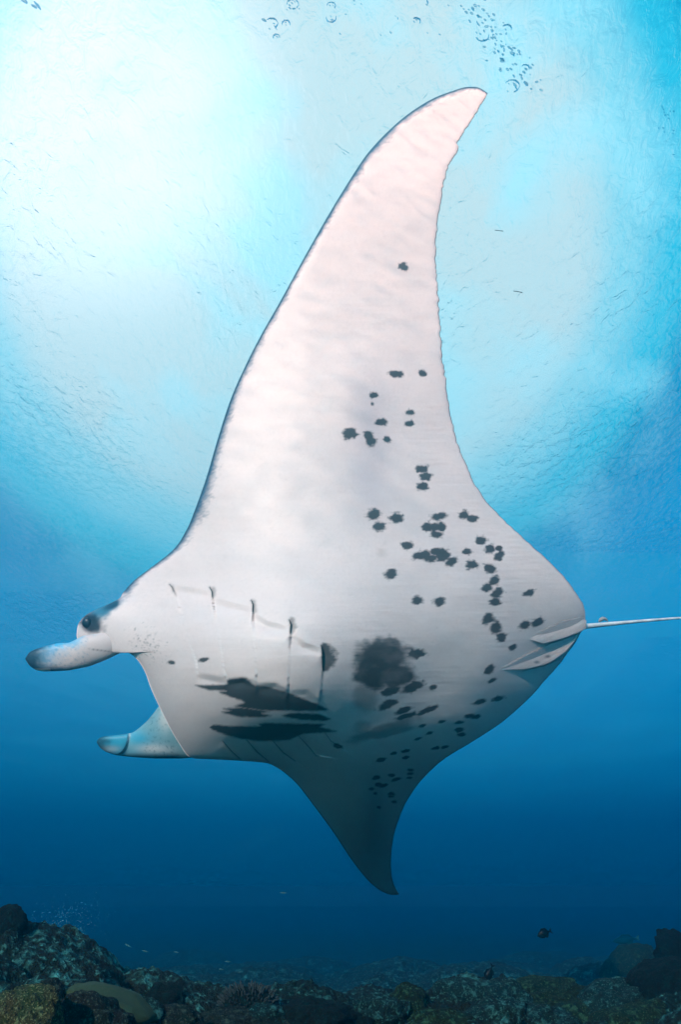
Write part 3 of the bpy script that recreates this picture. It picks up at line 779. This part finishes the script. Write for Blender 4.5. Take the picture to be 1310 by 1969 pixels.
rock('reef_rock', 320, 1935, 120, 46, PINK, 'mottled brown rock on the lower edge left of the bushy coral', 'rock', GR, 9, 5, .25)
rock('reef_rock', 506, 1931, 66, 28, TEAL, 'small teal hump right in front of the bushy coral', 'rock', GR, 10, 0, .16)
rock('reef_rock', 452, 1945, 190, 44, PINK, 'long brown knobbly rock below the bushy coral', 'rock', GR, 11, 0, .28, fine=.09)
rock('reef_rock', 610, 1925, 130, 50, DARK, 'low dark rock right of the bushy coral', 'rock', GR, 12, 0, .3)
rock('reef_rock', 640, 1946, 110, 40, DARK, 'black pebbly rock on the lower edge near the middle', 'rock', GR, 13, 0, .3, fine=.12)
rock('reef_rock', 733, 1915, 90, 42, TEAL, 'low rubble rock left of the peaked rock', 'rock', GR, 14, 0, .35)
rock('reef_rock', 787, 1899, 84, 56, GREEN, 'peaked rubble rock left of the pale rounded boulder', 'rock', GR, 15, 0, .35)
rock('reef_rock', 888, 1882, 88, 34, TEAL, 'pale blue-green rounded boulder with dark shade below', 'rock', GR, 16, 4, .10, fine=.025)
rock('reef_rock', 968, 1888, 96, 54, TEAL, 'pale ragged rock just right of the rounded boulder', 'rock', GR, 17, -8, .3)
rock('reef_rock', 1050, 1886, 150, 60, GREEN, 'broad green rock in the middle of the right reef', 'rock', GR, 18, -10, .28)
rock('reef_rock', 945, 1930, 120, 46, TEAL, 'teal slanting rock below the ragged pale rock', 'rock', GR, 19, -18, .25)
rock('reef_rock', 1105, 1926, 80, 46, GREEN, 'smooth green rounded rock near the lower edge at right', 'rock', GR, 20, -14, .12, fine=.03)
rock('reef_rock', 1175, 1893, 150, 56, TEAL, 'wide blue-green rock under the dark hollow at right', 'rock', GR, 21, -14, .25)
rock('reef_rock', 1220, 1935, 130, 50, GREEN, 'lumpy rock at the lower edge beneath the wide blue-green rock', 'rock', GR, 22, -14, .25)
rock('reef_rock', 1225, 1826, 110, 60, GREEN, 'slanting green ledge rock on the right slope', 'rock', GR, 23, -26, .2)
rock('reef_rock', 1316, 1788, 70, 80, DARK, 'tall dark rock cut by the right picture edge', 'rock', GR, 24, -30, .22)
rock('reef_rock', 1275, 1852, 110, 56, DARK, 'black hollow rock below the green ledge', 'rock', GR, 25, -20, .25)
rock('reef_rock', 1030, 1942, 130, 44, TEAL, 'pale crusted rock at the lower edge right of centre', 'rock', GR, 26, -10, .25)
rock('reef_rock', 850, 1945, 110, 40, GREEN, 'low mossy rock at the lower edge beneath the pale boulder', 'rock', GR, 27, 0, .3)

# bushy coral head: short branches on a dome
bx, by = ray_ground(476, 1950)
sz = by / math.cos(PITCH) / F_PX * .97
zt = float(at(476, 1886, 1.0)[2] / at(476, 1888, 1.0)[1] * by)
bush = bpy.data.objects.new('bushy_coral', None); C.objects.link(bush); bush.location = (bx, by, zt - 50 * sz)
tag(bush, 'dark bushy branching coral head standing alone at lower left of centre', 'coral')
BW, BH = 50 * sz, 46 * sz
def sub_mesh(name, bm, mat, parent, loc=(0, 0, 0)):
    me = bpy.data.meshes.new(name); bm.to_mesh(me); bm.free(); me.materials.append(mat)
    me.polygons.foreach_set('use_smooth', [True] * len(me.polygons))
    o = bpy.data.objects.new(name, me); C.objects.link(o); o.parent = parent; o.location = loc
    return o
bm = bmesh.new(); bmesh.ops.create_icosphere(bm, subdivisions=4, radius=1.0)
for v in bm.verts:
    k_ = 1 + .12 * mnoise.noise(v.co * 3)
    v.co = Vector((v.co.x * BW * .80 * k_, v.co.y * BW * .6 * k_, BH * .5 + v.co.z * BH * .42 * k_ ))
sub_mesh('coral_dome', bm, DARK, bush)
m, t, o = new_mat('coral_branch'); tcn = N(t, 'ShaderNodeTexCoord')
b = N(t, 'ShaderNodeBsdfPrincipled'); b.inputs['Roughness'].default_value = .8
L(t, mixc(t, noise(t, tcn.outputs['Object'], 40, 2, .5), (.010, .020, .022, 1), (.028, .045, .045, 1)), b.inputs['Base Color']); L(t, b.outputs[0], o.inputs[0]); BRM = m
br = bmesh.new()
bmesh.ops.create_cone(br, cap_ends=True, segments=6, radius1=.5, radius2=.32, depth=1.0)
bmesh.ops.create_icosphere(br, subdivisions=1, radius=.42, matrix=__import__('mathutils').Matrix.Translation((0, 0, .5)))
brm = bpy.data.meshes.new('branch'); br.to_mesh(brm); br.free(); brm.materials.append(BRM)
random.seed(4)
for k in range(230):
    th = random.random() * 2 * math.pi; ph = math.acos(1 - random.random() * 1.25)
    d = Vector((math.sin(ph) * math.cos(th), math.sin(ph) * math.sin(th), math.cos(ph)))
    p = Vector((d.x * BW * .82, d.y * BW * .62, BH * .5 + d.z * BH * .42))
    o = bpy.data.objects.new('branch', brm); C.objects.link(o); o.parent = bush
    o.location = p; s_ = BW * random.uniform(.055, .085)
    dd = (d + Vector((random.uniform(-.3, .3), random.uniform(-.3, .3), .35))).normalized()
    o.rotation_euler = dd.to_track_quat('Z', 'Y').to_euler(); o.scale = (s_, s_, s_ * random.uniform(1.8, 3.2))

# ------------------------------------------------------------------ fish
def fish_mat(name, top, bot, rough=.4):
    m, t, o = new_mat(name); tcn = N(t, 'ShaderNodeTexCoord')
    sp = N(t, 'ShaderNodeSeparateXYZ'); L(t, tcn.outputs['Object'], sp.inputs[0])
    b = N(t, 'ShaderNodeBsdfPrincipled'); b.inputs['Roughness'].default_value = rough; b.inputs['Specular IOR Level'].default_value = .1
    n_ = noise(t, tcn.outputs['Object'], 30, 2, .5)
    mr = N(t, 'ShaderNodeMapRange'); L(t, mth(t, 'ADD', sp.outputs[2], mth(t, 'MULTIPLY', n_, .08)), mr.inputs[0]); mr.inputs[1].default_value = -.08; mr.inputs[2].default_value = .12
    L(t, mixc(t, mr.outputs[0], bot, top), b.inputs['Base Color']); L(t, b.outputs[0], o.inputs[0]); return m
FD = fish_mat('dark_scales', (.0004, .005, .007, 1), (.001, .009, .011, 1)); FP = fish_mat('pale_scales', (.012, .09, .11, 1), (.03, .16, .18, 1)); FS = fish_mat('silver_scales', (.02, .10, .12, 1), (.07, .24, .26, 1))
def fish_meshes(tall, mat):
    """unit length along x, head towards -x"""
    xs = np.linspace(-.5, .38, 16)
    prof = np.interp(xs, [-.5, -.44, -.3, -.1, .1, .28, .38], [.01, .10, .30, .42, .34, .14, .07]) * tall
    bm = bmesh.new(); rings = []
    for x, h in zip(xs, prof):
        rings.append([bm.verts.new((x, .42 * h * math.cos(a), h * math.sin(a))) for a in [2 * math.pi * k / 12 for k in range(12)]])
    for r0, r1 in zip(rings, rings[1:]):
        for k in range(12): bm.faces.new((r0[k], r0[(k + 1) % 12], r1[(k + 1) % 12], r1[k]))
    bm.faces.new(rings[0][::-1]); bm.faces.new(rings[-1])
    body_ = bpy.data.meshes.new('body'); bm.to_mesh(body_); bm.free()
    def plate(name, pts, th=.012):
        bm = bmesh.new()
        a = [bm.verts.new((x, th, z)) for x, z in pts]; b_ = [bm.verts.new((x, -th, z)) for x, z in pts]
        bm.faces.new(a[::-1]); bm.faces.new(b_)
        for k in range(len(pts)): bm.faces.new((a[k], a[(k + 1) % len(pts)], b_[(k + 1) % len(pts)], b_[k]))
        me = bpy.data.meshes.new(name); bm.to_mesh(me); bm.free(); return me
    tail_ = plate('tail_fin', [(.36, .05 * tall), (.52, .30 * tall), (.47, 0), (.52, -.30 * tall), (.36, -.05 * tall)])
    dors = plate('dorsal_fin', [(-.22, .34 * tall), (-.10, .52 * tall), (.15, .46 * tall), (.27, .15 * tall), (.05, .30 * tall)])
    anal = plate('anal_fin', [(.0, -.34 * tall), (.08, -.48 * tall), (.22, -.36 * tall), (.28, -.12 * tall)])
    for me in (body_, tail_, dors, anal):
        me.materials.append(mat)
    body_.polygons.foreach_set('use_smooth', [True] * len(body_.polygons))
    return (body_, tail_, dors, anal)
def fish(name, px, py, length_px, ang, dist, parts, label, group=None, yaw=0, cat='fish'):
    r = bpy.data.objects.new(name, None); C.objects.link(r)
    p = at(px, py, dist); r.location = tuple(float(v) for v in p)
    s = length_px * dist / F_PX; r.scale = (s, s, s)
    r.rotation_euler = (0, rad(ang), rad(yaw))
    for nm, me in zip(('body', 'tail_fin', 'dorsal_fin', 'anal_fin'), parts):
        o = bpy.data.objects.new(nm, me); C.objects.link(o); o.parent = r
    return tag(r, label, cat, group)
DK = fish_meshes(.62, FD); PL = fish_meshes(.34, FP); SL = fish_meshes(.20, FS); DL = fish_meshes(.5, FD)
fish('reef_fish', 1047, 1794, 30, -18, 3.6, DK, 'small oval black fish swimming above the right reef')
fish('reef_fish', 1204, 1806, 52, -6, 6.0, PL, 'faint pale fish gliding in front of the right slope')
fish('reef_fish', 941, 1872, 36, -62, 3.3, DL, 'dark fish nosing down beside the pale rounded boulder')
random.seed(9)
for px, py, ln, an, lb in [(246, 1817, 15, 25, 'silver sliver of a fish tilted down, brightest of those above the left slope'), (279, 1828, 13, 12, 'thin silver fish just right of the brightest tilted one'),
        (339, 1830, 11, 8, 'tiny level silver fish midway between left slope and bushy coral'), (461, 1868, 9, -12, 'tiny bright fish right above the bushy coral'), (168, 1817, 12, 24, 'faint tilted fish close above the left slope'),
        (154, 1821, 9, 24, 'smallest faint fish nearest the left slope crest'), (426, 1863, 11, 6, 'faint tiny fish up left of the bushy coral'), (438, 1848, 13, 3, 'faint level fish highest above the bushy coral'),
        (238, 1862, 10, 30, 'faint steeply tilted fish low beside the left slope'), (330, 1866, 9, 20, 'faint tiny fish low between slope and bushy coral'), (545, 1716, 14, 2, 'lone tiny fish in open water left of the lower wing tip'),
        (350, 1876, 10, 4, 'lowest tiny fish hovering over the rubble left of the bushy coral')]:
    fish('tiny_fish', px, py, ln, an, random.uniform(3.2, 4.6), SL, lb, 'tiny silver fish above the left slope')


# ------------------------------------------------------------------ bubbles
m, t, o = new_mat('air_bubble')
fr = N(t, 'ShaderNodeFresnel'); fr.inputs[0].default_value = 1.33
lw = N(t, 'ShaderNodeLayerWeight'); lw.inputs[0].default_value = .35
tr = N(t, 'ShaderNodeBsdfTransparent'); gl = N(t, 'ShaderNodeBsdfGlossy'); gl.inputs['Roughness'].default_value = .05; gl.inputs[0].default_value = (.25, .75, .9, 1)
mx = N(t, 'ShaderNodeMixShader'); L(t, mth(t, 'POWER', lw.outputs['Facing'], .6), mx.inputs[0]); L(t, tr.outputs[0], mx.inputs[1]); L(t, gl.outputs[0], mx.inputs[2]); L(t, mx.outputs[0], o.inputs[0])
AIR = m
m, t, o = new_mat('mist_bubble'); b = N(t, 'ShaderNodeBsdfPrincipled'); b.inputs['Base Color'].default_value = (.12, .45, .55, 1); b.inputs['Roughness'].default_value = .2
L(t, b.outputs[0], o.inputs[0]); MIST = m
bub = []
for k in range(3):
    bm = bmesh.new(); bmesh.ops.create_icosphere(bm, subdivisions=3, radius=1.0)
    for v in bm.verts:
        q = v.co.copy(); n_ = 1 + .18 * mnoise.noise(q * 1.6 + Vector((k * 5, 0, 0)))
        v.co = Vector((q.x * n_, q.y * n_, q.z * n_ * (.45 if q.z > 0 else .25)))
    me = bpy.data.meshes.new('air_bubble'); bm.to_mesh(me); bm.free(); me.materials.append(AIR); me.polygons.foreach_set('use_smooth', [True] * len(me.polygons)); bub.append(me)
random.seed(21)
IR = Vector(tuple(RT)); IU = Vector(tuple(UP)); IF = Vector(tuple(FW))
from mathutils import Matrix
def bubble(px, py, r, dist=None, ang=None, thin=None):
    """flattened bubble; long axis lies along the way the swell drags it"""
    o = bpy.data.objects.new('air_bubble', random.choice(bub)); C.objects.link(o)
    d = at(px, py, 1.0); zt = 3.95 - random.random() * .3
    s = zt / float(d[2]) if dist is None else dist
    k = r * s / F_PX
    if dist is None:
        a = rad(random.gauss(35, 14) if ang is None else ang)
        ax = (IR * math.cos(a) - IU * math.sin(a)).normalized(); az = ax.cross(IF).normalized(); ay = az.cross(ax)
        tn = random.uniform(.32, .6) if thin is None else thin
        M = Matrix((ax, ay, az)).transposed().to_4x4()
        o.rotation_euler = M.to_euler(); o.scale = (k, k * .8, k * tn * 2.2)
    else:
        o.scale = (k, k, k)
    o.location = tuple(float(v) for v in d * s)
    if dist is not None: lb, gp = 'tiny silver bubble rising off the left reef slope', 'bubbles over the left slope'
    elif px > 1240: lb, gp = 'small air bubble in the loose patch by the right picture edge', 'bubbles by the right edge'
    elif px > 860: lb, gp = 'small flattened air bubble in the long trail right of the upper wing tip', 'bubble trail by the wing tip'
    elif px > 745: lb, gp = 'small air bubble between the middle cluster and the long right trail', 'loose bubbles left of the trail'
    elif px > 600: lb, gp = 'small air bubble in the cluster at the top middle edge', 'bubble cluster at the top middle'
    elif px > 300: lb, gp = 'small air bubble in the leftmost large cluster along the top edge', 'bubble cluster left of the middle'
    else: lb, gp = 'air bubble alone in the top left corner', 'bubbles in the top left corner'
    return tag(o, lb, 'air bubble', gp)
def burst(cx, cy, r, n, a0=-150, a1=20):
    """a breaking bubble: a curved row of small ones with a few inside"""
    for q in range(n):
        t_ = a0 + (a1 - a0) * q / max(1, n - 1)
        bubble(cx + r * math.cos(rad(t_)), cy + r * .8 * math.sin(rad(t_)), random.uniform(2.4, 4.2), None, t_ + 90 + random.gauss(0, 8), random.uniform(.2, .34))
    for q in range(n // 2): bubble(cx + random.gauss(0, r * .45), cy + random.gauss(0, r * .4), random.uniform(1.5, 2.8))
burst(985, 166, 14, 10, -140, 60); burst(563, 9, 11, 8, -170, 120); burst(637, 12, 8, 5); burst(637, 36, 9, 7, 0, 180); burst(975, 56, 9, 5, -120, 0); burst(928, 70, 12, 9, 0, 150); burst(522, 46, 12, 7, -120, 40); burst(550, 46, 7, 5, -170, 0)
burst(800, 42, 8, 5, -100, 20); burst(532, 72, 6, 4, -170, -20); burst(1010, 132, 8, 5, -120, 0)
for px, py, r in [(72, 12, 9), (66, 14, 6), (46, 3, 7), (508, 40, 5), (822, 5, 4), (914, 12, 4), (930, 20, 4), (920, 32, 4), (966, 116, 5.5), (1008, 140, 4), (1012, 162, 6), (985, 104, 5), (998, 100, 4)]:
    bubble(px, py, r)
for k in range(90):
    u = random.random()
    bubble(905 + 120 * u + random.gauss(0, 16), 5 + 165 * u + random.gauss(0, 12), random.uniform(1.6, 3.8))
for k in range(16): bubble(random.uniform(500, 870), random.uniform(0, 80), random.uniform(1.4, 3))
for k in range(14): bubble(1285 + random.gauss(0, 10), 235 + random.gauss(0, 25), random.uniform(1.5, 3))
for px, py, r in [(95, 1754, 2.6), (120, 1756, 2.4), (133, 1749, 1.8), (146, 1749, 2.2), (157, 1735, 2.4), (164, 1738, 1.8), (176, 1740, 2.2), (108, 1762, 2), (66, 1765, 1.8), (80, 1761, 1.4), (135, 1746, 1.5), (50, 1781, 1.6)]:
    o = bubble(px, py, r, 3.8)
# mist of minute bubbles drifting off the slope, too many to count
def mist(name, cx, cy, sx, sy, ang, n, dist, r, label, sd):
    rg = np.random.default_rng(sd)
    ico = bmesh.new(); bmesh.ops.create_icosphere(ico, subdivisions=1, radius=1.0)
    iv = np.array([v.co[:] for v in ico.verts]); f = np.array([[v.index for v in q.verts] for q in ico.faces]); ico.free()
    a = rad(ang); u = rg.normal(size=n) * sx; v = rg.normal(size=n) * sy
    X = cx + u * math.cos(a) - v * math.sin(a); Y = cy + u * math.sin(a) + v * math.cos(a)
    P = at(X, Y, dist + rg.normal(size=n) * .25)
    R = r * (.4 + rg.random(n) ** 2) * dist / F_PX
    V = (P[:, None, :] + iv[None] * R[:, None, None]).reshape(-1, 3)
    Q = (f[None] + (np.arange(n) * len(iv))[:, None, None]).reshape(-1, 3)
    o = mesh_np(name, V, Q, MIST)
    return tag(o, label, kind='stuff')
mist('bubble_mist', 118, 1780, 42, 20, -12, 900, 3.9, .55, 'hazy cloud of minute bubbles above the left reef slope', 1)
mist('bubble_mist', 500, 1615, 60, 14, -32, 350, 6.5, .40, 'faint drifting streak of minute bubbles under the near body edge', 2)
# drifting plankton thread
m, t, o = new_mat('plankton'); b = N(t, 'ShaderNodeBsdfPrincipled'); b.inputs['Base Color'].default_value = (.08, .14, .16, 1); L(t, b.outputs[0], o.inputs[0])
for pts, r, lb in (([(988, 560), (996, 561), (1005, 563)], .8, 'thin dark thread drifting in open water right of the upper wing'), ([(952, 443), (960, 444), (968, 445)], .7, 'short dark thread drifting above the longer one')):
    q = at([p[0] for p in pts], [p[1] for p in pts], np.full(3, 2.0))
    o = tube_np('drifting_thread', q, np.full(3, r * 2 / F_PX), m, None, 6, origin=np.zeros(3)); tag(o, lb, 'plankton')
